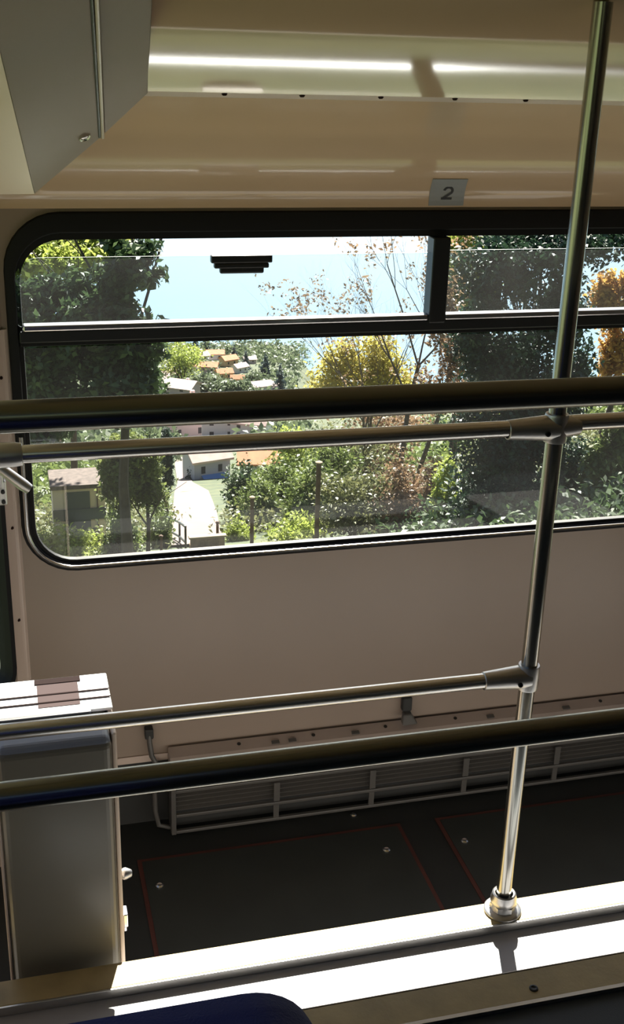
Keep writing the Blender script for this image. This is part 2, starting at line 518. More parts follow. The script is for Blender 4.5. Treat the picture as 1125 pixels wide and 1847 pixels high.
m.loops([[lo[i][j] for i, j in outl], [hi[i][j] for i, j in outl]])
m.build('backing', M['plate'], sk)
cl = [(0.30 * math.cos(q), 0.70 + 0.30 * math.sin(q)) for q in [math.radians(172 - 12 * i) for i in range(18)]]
cl = [(x * 1.0, z) for x, z in cl] + [(-0.27, 0.10)]
hw = 0.095
verts, faces = [], []
for i, (x, z) in enumerate(cl):
    a_, b_2 = cl[max(0, i - 1)], cl[min(len(cl) - 1, i + 1)]
    tx, tz = b_2[0] - a_[0], b_2[1] - a_[1]
    ln = math.hypot(tx, tz)
    verts += [(x - tz / ln * hw, z + tx / ln * hw), (x + tz / ln * hw, z - tx / ln * hw)]
    if i:
        faces.append((2 * i - 2, 2 * i - 1, 2 * i + 1, 2 * i))
k = len(verts)
verts += [(-0.40, 0.0), (0.39, 0.0), (0.39, 0.185), (-0.40, 0.185)]
faces.append((k, k + 1, k + 2, k + 3))
tv = (cove(0.14) - cove(0.07)).normalized()
nv = FX.cross(tv).normalized()
nv = nv if nv.y < 0 else -nv
me = bpy.data.meshes.new('digit')
pc = cove_pt(0.105, 1.080, 0.0032)
me.from_pydata([pc + FX * x * 0.036 + tv * (z - 0.5) * 0.035 - wloc(sk) for x, z in verts], [], faces)
me.materials.clear()
me.materials.append(M['ink'])
dg = bpy.data.objects.new('digit', me)
COL.objects.link(dg)
dg.parent = sk
dg['label'] = 'black number two'

# ------------------------------------------------------------------ overhead corner box
ob = thing('overhead_cabinet', 'grey angular cabinet hung in the upper left ceiling corner', 'cabinet', (0.05, 2.2, 1.6))
P1, C1e = Vector((0.2720, 2.2050, 1.6200)), Vector((0.2111, 1.6000, 1.8233))
P2, P3, P4 = Vector((0.2058, 2.4000, 1.5330)), Vector((0.0755, 2.6200, 1.3970)), Vector((-0.1652, 2.6300, 1.3937))
Je = Vector((0.1301, 1.5621, 1.8167)); Qe = Vector((-0.0083, 1.4500, 1.8021)); Re = Qe + (P4 - P3)
up = Vector((-0.004, 0.02, 0.05))
MB().poly([P1, C1e, Je.lerp(C1e, 0.05), P2.lerp(P1, 0.05)], up).build('side_panel', M['box'], ob, bevel=0.002)
MB().poly([P2.lerp(P3, 0.012), Je.lerp(Qe, 0.03), Qe, P3], up).build('door_panel', M['box'], ob, bevel=0.002)
o = MB().poly([P3, Qe, Re, P4], up).build('end_panel', M['cream'], ob)  # paler colour than the side and door panels
o['label'] = 'cream end panel'
jd = (Je - P2).normalized()
MB().tube([P2 + Vector((0.0, -0.005, -0.003)), Je + Vector((0.002, -0.005, -0.003))], 0.0032, 8).build('joint_trim', M['post'], ob, smooth=True)
MB().tube([P2 + Vector((-0.006, -0.004, -0.002)), Je + Vector((-0.005, -0.004, -0.002))], 0.0026, 8).build('joint_gap', M['ink'], ob, smooth=True)
dn_ = (Qe - P2).cross(P3 - P2).normalized()
dn_ = dn_ if dn_.y < 0 else -dn_
# point on the door panel for the lock
lp = Vector((0.1671, 2.3528, 1.5349))
lk = MB().lathe([(0.012, 0), (0.012, 0.004), (0.0105, 0.006), (0.008, 0.007), (0.0075, 0.0055), (0, 0.0055)], lp, dn_, 20).build('lock', M['chrome'], ob, smooth=True)
MB().box(tuple(lp + Vector((-0.0012, -0.009, -0.0055))), tuple(lp + Vector((0.0012, -0.004, 0.0055)))).build('key_slot', M['ink'], lk)

# ------------------------------------------------------------------ railings
def sleeve(m, a, b, r0, r1):
    m.tube([a, b], [r0, r1], 18)
BY, BX = 1.808, 0.942
br = thing('barrier_railing', 'steel pole with two thin rails standing on the step before the window', 'railing', (BX, BY, 0))
MB().tube([(BX, BY, 0.02), (BX, BY, ceil_z(BY) - 0.012)], 0.0160, 24).build('pole', M['steel'], br, smooth=True)
MB().tube([(-0.50, BY, 1.087), (0.2, BY, 1.0865), (BX - 0.016, BY, 1.085)], 0.0150, 18).build('upper_rail', M['brightsteel'], br, smooth=True)
MB().tube([(BX + 0.016, BY, 1.090), (2.62, BY, 1.094)], 0.0150, 18).build('upper_rail', M['brightsteel'], br, smooth=True)
MB().tube([(-0.50, BY, 0.579), (BX - 0.016, BY, 0.572)], 0.0150, 18).build('lower_rail', M['brightsteel'], br, smooth=True)
for px_, tz in ((-0.14, 0.0), (2.45, 0.0)):
    MB().tube([(px_, BY, tz), (px_, BY, 1.2)], 0.0160, 18).build('pole', M['steel'], br, smooth=True)
def clamp(z, right):
    m = MB()
    m.lathe([(0.0162, -0.026), (0.0205, -0.026), (0.0215, -0.022), (0.0215, 0.022), (0.0205, 0.026), (0.0162, 0.026)], (BX, BY, z), (0, 0, 1), 24)
    m.lathe([(0.0155, 0.095), (0.0178, 0.094), (0.0235, 0.018), (0.0235, 0.0)], (BX, BY, z), (-1, 0, 0), 20)
    if right:
        m.lathe([(0.0155, 0.045), (0.0175, 0.044), (0.021, 0.018), (0.021, 0.0)], (BX, BY, z + 0.002), (1, 0, 0), 20)
    o = m.build('clamp', M['alu'], br, smooth=True)
    MB().lathe([(0.0048, 0), (0.0048, 0.0035), (0.003, 0.004), (0.003, 0.001), (0, 0.001)], (BX - 0.026, BY - 0.0225, z - 0.004), (0, -1, 0), 12).build('grub_screw', M['ink'], o, smooth=True)
clamp(1.083, True)
clamp(0.572, False)
m = MB()
m.lathe([(0.0155, 0.150), (0.0185, 0.149), (0.0205, 0.135), (0.0225, 0.02), (0.0225, -0.02)], (-0.14, BY, 1.0868), (1, 0, 0), 20)
m.build('clamp', M['alu'], br, smooth=True)
m = MB()
m.lathe([(0.040, 0.0), (0.040, 0.004), (0.036, 0.007), (0.027, 0.009), (0.026, 0.022), (0.028, 0.026), (0.028, 0.034), (0.025, 0.046), (0.0225, 0.048), (0.019, 0.046), (0.019, 0.030)], (BX, BY - 0.002, 0.0), (0, 0, 1), 28)
bo = m.build('base_socket', M['alu'], br, smooth=True)
m = MB()
m.lathe([(0.0295, 0.010), (0.0295, 0.022)], (BX, BY - 0.002, 0.0), (0, 0, 1), 6)
m.lathe([(0.0, 0.010), (0.0295, 0.010)], (BX, BY - 0.002, 0.0), (0, 0, 1), 6)
m.lathe([(0.0295, 0.022), (0.022, 0.0235)], (BX, BY - 0.002, 0.0), (0, 0, 1), 6)
m.build('lock_nut', M['alu'], bo)

NY = 1.30
nr = thing('barrier_railing', 'pair of thick steel rails crossing nearest to the viewer', 'railing', (2.45, NY, 0.25))
MB().tube([(-0.50, NY, 1.306), (2.62, NY, 1.296)], 0.0190, 28).build('upper_rail', M['darksteel'], nr, smooth=True)
MB().tube([(-0.50, NY, 0.797), (2.62, NY, 0.792)], 0.0190, 28).build('lower_rail', M['darksteel'], nr, smooth=True)
for x in (-0.36, 2.45):
    MB().tube([(x, NY, 0.25), (x, NY, 1.45)], 0.0190, 20).build('pole', M['darksteel'], nr, smooth=True)

# ------------------------------------------------------------------ lever on the corner post
lv = thing('window_lever', 'pale metal lever on a small bracket at the left corner post', 'lever', (-0.03, 2.62, 0.74))
MB().tube([(-0.075, 2.60, 0.820), (-0.03, 2.595, 0.782), (0.012, 2.59, 0.745), (0.024, 2.59, 0.735)], [0.013, 0.013, 0.014, 0.012], 14).build('arm', M['alu'], lv, smooth=True)
MB().box((-0.075, 2.61, 0.690), (-0.028, 2.63, 0.752)).box((-0.05, 2.60, 0.735), (-0.034, 2.64, 0.800)).build('bracket', M['alu'], lv, bevel=0.004)
for z in (0.70, 0.725):
    MB().lathe([(0.005, 0), (0.005, 0.003), (0, 0.004)], (-0.036, 2.6095, z), (0, -1, 0), 10).build('screw', M['ink'], lv, smooth=True)

# ------------------------------------------------------------------ floor cabinet at the left
cb = thing('floor_cabinet', 'narrow olive grey cabinet with a sunlit striped top at the lower left', 'cabinet', (0.03, 2.0, -0.42))
cx0, cx1, cy0, cy1, cz1 = -0.075, 0.136, 1.862, 2.105, 0.500
MB().box((cx0, cy0, -0.42), (cx1, cy1, cz1 - 0.004)).build('body', M['cabinet'], cb, bevel=0.016, bseg=4)
tp = MB().box((cx0 + 0.004, 1.972, cz1 - 0.0035), (cx1 + 0.012, cy1 + 0.004, cz1 + 0.004))
tp = tp.build('top_cover', M['white'], cb, bevel=0.003)
tp['label'] = 'white top with brown pinstripes'
MB().box((0.008, 1.995, cz1 + 0.0042), (0.088, 2.082, cz1 + 0.005)).build('pink_mat', M['pinkmat'], tp)  # flat pink patch on the white top
MB().box((0.004, 2.084, cz1 + 0.0042), (0.094, 2.103, cz1 + 0.006)).build('dark_strip', M['brown'], tp)  # the transom's shadow, painted on as a dark strip
for y in (2.010, 2.040):
    MB().box((cx0 + 0.004, y, cz1 + 0.0052), (cx1 + 0.012, y + 0.0038, cz1 + 0.0062)).build('pinstripe', M['brown'], tp)
MB().box((cx0 + 0.004, 1.963, cz1 - 0.004), (cx1 - 0.03, 1.971, cz1 + 0.005)).build('joint_line', M['ink'], cb)
MB().box((cx0 + 0.003, cy0 + 0.004, cz1 - 0.03), (cx1 - 0.002, 1.962, cz1 + 0.003)).build('front_edging', M['blueedge'], cb, bevel=0.014, bseg=4)
fl = MB().box((cx1 + 0.002, cy0 + 0.028, -0.41), (cx1 + 0.011, cy1, cz1 - 0.004)).build('side_door', M['cream'], cb, bevel=0.003)
MB().lathe([(0.009, 0), (0.012, 0.006), (0.012, 0.010), (0.008, 0.020), (0.006, 0.022), (0, 0.022)], (cx1 + 0.0105, 1.915, 0.150), (1, 0, -0.1), 16).build('knob', M['alu'], fl, smooth=True)
MB().box((cx1 + 0.0105, 1.895, 0.030), (cx1 + 0.020, 1.925, 0.062)).box((cx1 + 0.0105, 1.897, 0.018), (cx1 + 0.017, 1.923, 0.031)).build('latch', M['chrome'], fl, bevel=0.002)
MB().box((cx0 - 0.006, cy0 + 0.006, -0.41), (cx0 - 0.0005, cy0 + 0.016, cz1 - 0.03)).build('edge_trim', M['post'], cb, bevel=0.002)

# ------------------------------------------------------------------ heater along the wall
ht = thing('wall_heater', 'long low heater with slatted grille under the window', 'heater', (1.2, 2.78, -0.42))
hx0, hx1 = 0.358, 2.12
m = MB().poly([(hx0, 2.790, -0.142), (hx0, 2.752, -0.155), (hx0, 2.744, -0.162), (hx0, 2.744, -0.200), (hx0, 2.790, -0.200)], (hx1 - hx0, 0, 0))
lid = m.build('lid', M['heater'], ht, bevel=0.002)
for x in (0.56, 0.78, 1.0, 1.22, 1.45, 1.70, 1.95):
    MB().lathe([(0.0055, 0), (0.0055, 0.0015), (0, 0.0015)], (x, 2.772, -0.1478), (0, -0.32, 0.95), 12).build('screw_hole', M['ink'], lid, smooth=True)
for x in (0.665, 0.715, 0.905, 1.33, 1.58):
    MB().box((x - 0.011, 2.757, -0.1545), (x + 0.011, 2.768, -0.1475), rot=Matrix.Rotation(0.33, 3, 'X')).build('slot', M['grille'], lid)
MB().box((hx0, 2.785, -0.41), (hx1, 2.798, -0.19)).build('back_plate', M['dark'], ht)
MB().box((hx0, 2.735, -0.405), (hx0 + 0.014, 2.785, -0.20)).build('end_plate', M['grille'], ht, bevel=0.002)
MB().box((hx1 - 0.014, 2.735, -0.405), (hx1, 2.785, -0.20)).build('end_plate', M['grille'], ht, bevel=0.002)
for z, y in ((-0.265, 2.742), (-0.345, 2.738), (-0.400, 2.738)):
    MB().box((hx0 + 0.014, y, z - 0.005), (hx1 - 0.014, y + 0.012, z + 0.005)).build('rail', M['grille'], ht, bevel=0.002)
for z in (-0.285, -0.300, -0.315, -0.330):
    MB().box((hx0 + 0.014, 2.752, z - 0.002), (hx1 - 0.014, 2.776, z + 0.003), rot=Matrix.Rotation(0.4, 3, 'X')).build('slat', M['grille'], ht)
for x in (0.666, 0.958, 1.254, 1.556, 1.85):
    MB().box((x - 0.009, 2.736, -0.335), (x + 0.009, 2.742, -0.272)).build('spacer', M['grille'], ht)
    MB().box((x - 0.008, 2.740, -0.395), (x + 0.008, 2.746, -0.351)).build('spacer', M['grille'], ht)
pp = thing('heater_pipe', 'dark curved pipe clipped to the wall at the left end of the heater', 'pipe', (0.31, 2.78, -0.1))
MB().tube([(0.306, 2.782, -0.075), (0.306, 2.775, -0.11), (0.310, 2.768, -0.15), (0.322, 2.765, -0.178), (0.345, 2.765, -0.190), (0.357, 2.765, -0.192)], 0.0075, 12).build('tube', M['grille'], pp, smooth=True)
MB().box((0.294, 2.772, -0.100), (0.318, 2.799, -0.068)).build('clip', M['dark'], pp, bevel=0.004)
MB().tube([(0.315, 2.77, -0.21), (0.317, 2.77, -0.34), (0.325, 2.765, -0.385), (0.357, 2.765, -0.398)], 0.007, 12).build('return_tube', M['grille'], pp, smooth=True)
vb = thing('heater_valve', 'small dark valve bracket on the wall above the heater middle', 'valve', (1.06, 2.78, -0.1))
MB().box((1.052, 2.775, -0.108), (1.082, 2.799, -0.062)).build('clip', M['dark'], vb, bevel=0.005)
MB().poly([(1.052, 2.765, -0.112), (1.078, 2.765, -0.112), (1.094, 2.752, -0.140), (1.046, 2.752, -0.140)], (0, 0.018, 0.004)).build('foot', M['grille'], vb, bevel=0.003)

# ------------------------------------------------------------------ floor hatches
def hatch(x0, x1, label):
    h = thing('floor_hatch', label, 'hatch', ((x0 + x1) / 2, 2.49, -0.42))
    y0, y1, w = 2.20, 2.652, 0.012
    m = MB()
    m.box((x0 - w, y0 - w, -0.4198), (x1 + w, y0, -0.4175)).box((x0 - w, y1, -0.4198), (x1 + w, y1 + w, -0.4175))
    m.box((x0 - w, y0, -0.4198), (x0, y1, -0.4175)).box((x1, y0, -0.4198), (x1 + w, y1, -0.4175))
    m.build('edge_seam', M['seam'], h)
    MB().box((x0, y0, -0.4198), (x1, y1, -0.416)).build('panel', M['hatch'], h)
    for sx, sy in ((x0 + 0.035, 2.543), (x1 - 0.065, 2.553)):
        MB().lathe([(0.011, 0), (0.011, 0.002), (0.007, 0.005), (0.004, 0.004), (0, 0.004)], (sx, sy, -0.416), (0, 0, 1), 14).build('screw', M['chrome'], h, smooth=True)
hatch(0.262, 1.012, 'dark floor hatch with reddish seam lying nearer the striped cabinet')
hatch(1.146, 1.95, 'dark floor hatch with reddish seam lying behind the steel pole')
tag(MB().lathe([(0.010, 0), (0.010, 0.002), (0.006, 0.005), (0, 0.005)], (0.902, 2.735, -0.42), (0, 0, 1), 14).build('floor_screw', M['chrome'], smooth=True), 'single shiny screw in the dark floor below the heater grille', 'screw')

# ------------------------------------------------------------------ seat in front of the viewer
st = thing('passenger_seat', 'navy blue upholstered seat whose back top shows at the bottom edge', 'seat', (-0.04, 0.8, 0.25))
m = MB()
prof = rr(-0.25, 0.188, 0.62, 1.070, [0.03, 0.03, 0.055, 0.055])
L = []
for (ins, y) in ((0.02, 0.560), (0.004, 0.570), (0.0, 0.590), (0.0, 0.615), (0.006, 0.632), (0.025, 0.640)):
    L.append([Vector((-0.044 + (x + 0.044) * (1 - ins * 2), y, 0.85 + (z - 0.85) * (1 - ins * 2))) for x, z in prof])
m.loops(L)
n = len(prof)
m.f += [tuple(range(n)), tuple(range(6 * n - 1, 5 * n - 1, -1))]
m.m += [0, 0]
m.build('backrest', M['blue'], st, smooth=True)
MB().box((-0.25, 0.635, 0.60), (0.162, 1.0, 0.69)).build('seat_cushion', M['blue'], st, bevel=0.03, bseg=4)
MB().box((-0.23, 0.62, 0.56), (0.142, 0.98, 0.60)).build('seat_frame', M['shell'], st, bevel=0.01)
for x in (-0.20, 0.112):
    for y in (0.66, 0.94):
        MB().tube([(x, y, 0.25), (x, y, 0.565)], 0.014, 12).build('leg', M['steel'], st, smooth=True)

# ================================================================== outdoors
TREES = {'broad': (28, [(0.56, 28.0, -5.3, 1.38, 1.22), (2.17, 28.0, -4.53, 1.38, 1.22), (2.94, 28.0, -3.21, 0.8, 0.79), (1.54, 28.0, -3.98, 1.16, 0.91), (3.08, 28.0, -5.38, 0.73, 0.91), (2.38, 28.0, -6.27, 1.23, 0.84), (0.73, 28.0, -6.83, 1.16, 0.91), (0.1, 28.0, -4.34, 1.16, 1.07)]),
 'glow': (46, [(2.21, 46.0, -5.48, 2.38, 1.13), (0.72, 46.0, -6.09, 1.91, 1.25), (3.69, 46.0, -5.29, 1.43, 0.88)]),
 'slim': (37, [(3.78, 37.0, -11.67, 0.96, 0.72), (3.43, 37.0, -12.15, 0.69, 1.01), (4.36, 37.0, -12.31, 0.58, 0.81), (3.89, 37.0, -10.89, 0.92, 0.6), (3.14, 37.0, -11.43, 0.58, 0.81)]),
 'cypress': (62, [(8.31, 62.0, -19.16, 0.39, 1.01), (8.29, 62.0, -20.16, 0.48, 1.01), (8.28, 62.0, -21.16, 0.42, 0.84)]),
 'dark': (30, [(13.2, 30.0, -3.87, 1.17, 0.82), (13.22, 30.0, -5.92, 1.09, 1.14), (14.21, 30.0, -7.27, 1.48, 1.22), (13.85, 30.0, -8.95, 1.55, 1.47), (14.02, 30.0, -10.72, 1.55, 1.06), (15.36, 30.0, -5.02, 0.93, 1.31), (15.9, 30.0, -7.34, 0.78, 1.31), (16.13, 30.0, -9.96, 0.78, 1.47), (14.71, 30.0, -3.13, 1.55, 0.73), (16.66, 30.0, -3.0, 0.93, 0.65), (13.4, 30.0, -11.85, 0.93, 0.65), (15.25, 30.0, -12.0, 0.93, 0.65)]),
 'pale': (52, [(21.33, 52.0, -6.57, 1.21, 0.74), (20.75, 52.0, -8.19, 0.94, 1.7), (22.08, 52.0, -8.75, 1.08, 1.41)]),
 'rightleaf': (27, [(15.78, 27.0, -8.88, 0.7, 1.03), (16.14, 27.0, -7.77, 0.63, 0.88), (15.58, 27.0, -9.93, 0.49, 0.44), (16.68, 27.0, -9.76, 0.84, 0.88)]),
 'amber': (48, [(27.69, 48.0, -11.24, 0.8, 1.83), (27.18, 48.0, -8.6, 0.99, 1.57)]),
 'yellow': (62, [(19.56, 62.0, -15.91, 2.09, 1.42), (17.57, 62.0, -16.13, 1.22, 0.74), (18.26, 62.0, -15.04, 1.03, 1.01), (21.26, 62.0, -16.15, 1.61, 1.35), (18.75, 62.0, -14.15, 0.64, 0.88), (20.5, 62.0, -14.63, 1.28, 1.35)]),
 'russet': (42, [(17.36, 42.0, -9.38, 0.98, 1.37), (16.52, 42.0, -7.58, 0.87, 1.37), (17.75, 42.0, -11.22, 1.09, 1.14), (16.52, 42.0, -10.71, 0.87, 1.14)])}

SHRUBS = {'olive': (12.2, 38.0, -13.75, 1.58, 1.24),
 'brown': (13.87, 37.0, -13.16, 1.15, 1.41),
 'low': (13.5, 36.0, -14.36, 1.68, 0.59),
 'green': (11.64, 43.0, -15.63, 1.23, 1.52),
 'mid': (12.35, 52.0, -17.82, 1.21, 0.99),
 'fern': (10.64, 48.0, -17.62, 1.12, 1.31),
 'dusky': (11.27, 56.0, -19.82, 0.87, 1.37),
 'lime': (10.09, 40.0, -15.76, 1.24, 0.76),
 'bright': (8.22, 41.0, -16.14, 0.59, 0.71),
 'chart': (17.7, 70.0, -22.13, 1.63, 1.07),
 'grey': (17.2, 55.0, -17.36, 2.42, 1.05),
 'edge': (13.89, 34.0, -11.83, 0.42, 1.11),
 'glow': (1.15, 36.5, -14.14, 1.61, 0.48),
 'leaf': (3.24, 37.0, -13.97, 0.69, 0.85),
 'spur': (5.05, 40.0, -15.25, 0.52, 0.98),
 'hill': (22.4, 66.0, -19.8, 2.74, 0.9),
 'bank': (13.99, 48.0, -15.68, 1.24, 0.78),
 'corner': (64.22, 430.0, -107.69, 7.8, 4.21)}

FAR = {0: ('c', 95.94, 490.92, -124.49, 2.29, 4.81), 1: ('c', 96.35, 467.42, -121.02, 2.42, 4.58), 2: ('c', 98.37, 438.86, -116.08, 2.73, 5.25), 3: ('c', 93.16, 390.83, -108.08, 2.63, 5.95), 4: ('c', 88.53, 552.13, -133.97, 2.29, 4.81), 5: ('c', 95.46, 560.54, -135.66, 2.32, 4.27), 6: ('b', 76.37, 382.55, -108.53, 6.74, 3.75), 7: ('b', 66.41, 402.32, -111.13, 6.25, 4.38), 8: ('b', 63.8, 445.52, -117.84, 6.0, 4.36), 9: ('b', 89.2, 419.95, -114.72, 3.48, 3.2), 10: ('b', 72.24, 391.97, -110.58, 4.47, 2.99), 11: ('y', 76.22, 507.03, -127.31, 8.41, 4.41), 12: ('b', 37.82, 271.66, -88.35, 2.82, 2.36), 13: ('c', 22.65, 143.14, -50.14, 1.04, 1.87), 14: ('b', 50.14, 301.57, -97.91, 1.88, 1.31), 15: ('y', 51.29, 214.15, -71.63, 2.66, 1.63)}

HOUSES = {0: (45.47, 304.44, -99.38, 14.76, 11.93), 1: (51.35, 280.22, -92.76, 10.57, 10.45), 2: (58.48, 276.63, -91.69, 9.69, 7.74), 3: (24.44, 144.07, -51.92, 5.63, 4.48), 4: (31.29, 142.04, -51.31, 5.74, 3.31), 5: (57.25, 391.21, -112.75, 12.49, 6.06), 6: (83.17, 506.51, -130.5, 7.51, 4.23), 7: (91.59, 513.83, -131.63, 8.2, 4.29), 8: (92.08, 483.67, -126.98, 7.17, 4.61), 9: (79.41, 461.25, -123.53, 7.89, 4.4), 10: (81.28, 436.23, -119.68, 6.46, 4.16), 11: (91.65, 456.9, -122.86, 6.25, 3.81), 12: (83.17, 418.81, -117.0, 5.25, 3.49), 13: (86.41, 392.21, -112.9, 7.6, 4.21), 14: (92.54, 396.63, -113.58, 5.43, 3.31), 15: (73.92, 471.91, -125.17, 5.92, 3.37), 16: (103.13, 491.75, -128.23, 5.61, 2.93), 17: (59.08, 432.65, -119.12, 7.4, 4.64)}

ROAD = [(6.38, 39.67, -15.78, 2.06), (7.67, 48.33, -18.9, 2.3), (10.27, 65.1, -24.94, 2.83), (14.3, 91.15, -34.31, 3.31), (18.89, 121.54, -45.16, 3.9), (20.4, 136.14, -49.54, 1.98), (22.7, 155.63, -55.39, 1.37), (26.12, 180.85, -62.96, 1.5), (29.94, 205.73, -70.42, 1.49)]
POSTS = [(10.0, 36.0, -11.34), (7.79, 36.5, -12.66), (6.66, 37.0, -13.71), (3.45, 36.0, -12.77), (4.61, 36.5, -13.87)]

rng = np.random.default_rng(7)
random.seed(7)
LAKE_Z = -142 + CAM_H

def ground_z(x, y):
    if y < 120:
        z = -(3.2 + 0.36 * y)
    elif y < 300:
        z = -(46.4 + 0.30 * (y - 120))
    else:
        z = -(100.4 + 0.154 * (y - 300))
    z += CAM_H
    right = x - 0.27 * y - 2
    if y < 220 and right > 0:
        z += min(0.22 * right, 6)
    left = 0.11 * y - 1 - x
    if left > 0:
        z += min(0.12 * left, 5)
    if y > 330:
        over = x - (0.245 * y + 2)
        if over > 0:
            z -= min(over * 0.9, 60)
    if y > 575:
        z -= min((y - 575) * 1.0, 60)
    return z

def gmat():
    m, n, l = new_mat('hillside grass and scrub')
    b = n['Principled BSDF']
    b.inputs['Roughness'].default_value = 0.9
    tc = n.new('ShaderNodeTexCoord')
    t = n.new('ShaderNodeTexNoise')
    t.inputs['Scale'].default_value = 0.35
    t.inputs['Detail'].default_value = 8
    t.inputs['Roughness'].default_value = 0.7
    l.new(tc.outputs['Object'], t.inputs['Vector'])
    r = n.new('ShaderNodeValToRGB')
    e = r.color_ramp.elements
    e[0].position, e[0].color = 0.32, (0.018, 0.030, 0.012, 1)
    e[1].position, e[1].color = 0.7, (0.10, 0.10, 0.035, 1)
    e2 = r.color_ramp.elements.new(0.5)
    e2.color = (0.045, 0.065, 0.02, 1)
    l.new(t.outputs['Fac'], r.inputs['Fac'])
    l.new(r.outputs[0], b.inputs['Base Color'])
    return m
gxs = list(np.arange(-90, 24, 6.0)) + list(np.arange(24, 260, 9.0))
gys = list(np.arange(-40, 70, 4.0)) + list(np.arange(70, 300, 8.0)) + list(np.arange(300, 670, 9.0))
vs = [(x, y, ground_z(x, y) + float(rng.normal(0, 0.05))) for y in gys for x in gxs]
nx = len(gxs)
fs = [(j * nx + i, j * nx + i + 1, (j + 1) * nx + i + 1, (j + 1) * nx + i) for j in range(len(gys) - 1) for i in range(nx - 1)]
o = MB().add(vs, fs).build('ground', gmat(), smooth=True)
struct(o)

m_, n_, l_ = new_mat('lake water')
bs = n_['Principled BSDF']
bs.inputs['Base Color'].default_value = (0.11, 0.20, 0.27, 1)
bs.inputs['Roughness'].default_value = 0.12
bs.inputs['Specular IOR Level'].default_value = 0.5
tc = n_.new('ShaderNodeTexCoord')
tn = n_.new('ShaderNodeTexNoise')
tn.inputs['Scale'].default_value = 0.2
tn.inputs['Detail'].default_value = 4
l_.new(tc.outputs['Object'], tn.inputs['Vector'])
bp = n_.new('ShaderNodeBump')
bp.inputs['Strength'].default_value = 0.1
l_.new(tn.outputs['Fac'], bp.inputs['Height'])
l_.new(bp.outputs[0], bs.inputs['Normal'])
tag(MB().add([(-4000, 340, LAKE_Z), (6000, 340, LAKE_Z), (6000, 14000, LAKE_Z), (-4000, 14000, LAKE_Z)], [(0, 1, 2, 3)]).build('lake', m_),
    'hazy pale blue lake stretching away below the hillside', 'lake', kind='stuff')

# path down the slope beside the track
M['path'] = pmat('sunlit pinkish paving', (0.14, 0.10, 0.087), 0.8, vary=0.08, scale=0.8)
m = MB()
rows = []
for (x, y, z, w) in ROAD:
    rows.append([(x - w / 2, y, ground_z(x, y) + 0.12), (x + w / 2, y, ground_z(x, y) + 0.12), (x + w / 2, y, ground_z(x, y) - 0.3), (x - w / 2, y, ground_z(x, y) - 0.3)])
m.loops(rows)
struct(m.build('path', M['path'])).name = 'floor_path'

m = MB()
yr = []
for y in (248, 260, 272, 284, 296, 308, 318):
    xa, xb = 0.150 * y, 0.216 * y
    yr.append([(xa, y, ground_z(xa, y) + 0.5), (xb, y, ground_z(xb, y) + 0.5), (xb, y, ground_z(xb, y) - 0.4), (xa, y, ground_z(xa, y) - 0.4)])
m.loops(yr)
struct(m.build('floor_yard', M['path']))

# ------------------------------------------------------------------ leaves, trunks
def leaf_mesh(name, blobs, n, size, mat, clump=0.35, seed=1, flat=1.0, elong=1.7):
    g = np.random.default_rng(seed)
    B = np.array(blobs, float)
    vol = B[:, 3] * B[:, 3] * B[:, 4]
    pick = g.choice(len(B), n, p=(vol ** 0.8) / (vol ** 0.8).sum())
    # clump centres on the shell of each blob
    K = 26
    cd_ = g.normal(size=(len(B), K, 3)); cd_ /= np.linalg.norm(cd_, axis=2, keepdims=True)
    cr = g.uniform(0.35, 0.95, (len(B), K, 1))
    ci = g.integers(0, K, n)
    rad = np.stack([B[pick, 3], B[pick, 3], B[pick, 4]], 1)
    ctr = B[pick, :3] + cd_[pick, ci] * cr[pick, ci] * rad
    p = ctr + g.normal(size=(n, 3)) * rad * clump * 0.5
    nrm = g.normal(size=(n, 3)); nrm[:, 2] = np.abs(nrm[:, 2]) * flat + 0.2
    nrm /= np.linalg.norm(nrm, axis=1, keepdims=True)
    a = np.cross(nrm, g.normal(size=(n, 3))); a /= np.linalg.norm(a, axis=1, keepdims=True)
    c = np.cross(nrm, a)
    s = (size * g.uniform(0.6, 1.35, n))[:, None]
    fold = nrm * s * 0.18
    V = np.stack([p - a * s * elong * 0.5, p + c * s * 0.42 + fold, p + a * s * elong * 0.5, p - c * s * 0.42 + fold], 1).reshape(-1, 3)
    me = bpy.data.meshes.new(name)
    me.vertices.add(len(V)); me.vertices.foreach_set('co', V.astype(np.float32).ravel())
    me.loops.add(4 * n); me.loops.foreach_set('vertex_index', np.arange(4 * n, dtype=np.int32))
    me.polygons.add(n)
    me.polygons.foreach_set('loop_start', np.arange(0, 4 * n, 4, dtype=np.int32))
    me.polygons.foreach_set('loop_total', np.full(n, 4, dtype=np.int32))
    me.materials.append(mat)
    me.update(calc_edges=True)
    return me

def add_leaves(parent, blobs, n, size, mat, name='foliage', **kw):
    off = wloc(parent)
    bl = [(b[0] - off.x, b[1] - off.y, b[2] - off.z, b[3], b[4]) for b in blobs]
    o = bpy.data.objects.new(name, leaf_mesh(name, bl, n, size, mat, **kw))
    COL.objects.link(o)
    o.parent = parent
    return o

def branchy(m, p, d, L, r, depth, spread=0.5, seg=6, twigs=3):
    q, pts, rs = Vector(p), [Vector(p)], [r]
    d = Vector(d).normalized()
    for i in range(4):
        d = (d + Vector((random.gauss(0, 0.09), random.gauss(0, 0.09), random.gauss(0.03, 0.05)))).normalized()
        q = q + d * L / 4
        pts.append(q); rs.append(r * (1 - 0.13 * (i + 1)))
    m.tube(pts, rs, seg)
    if depth <= 0:
        return
    for k in range(twigs):
        i = random.choice((2, 3, 4, 4))
        ax = Vector((random.gauss(0, 1), random.gauss(0, 1), random.gauss(0.5, 0.6))).normalized()
        branchy(m, pts[i], (d + ax * spread * 1.3).normalized(), L * random.uniform(0.5, 0.72), rs[i] * 0.6, depth - 1, spread, 5 if depth > 1 else 4, twigs)

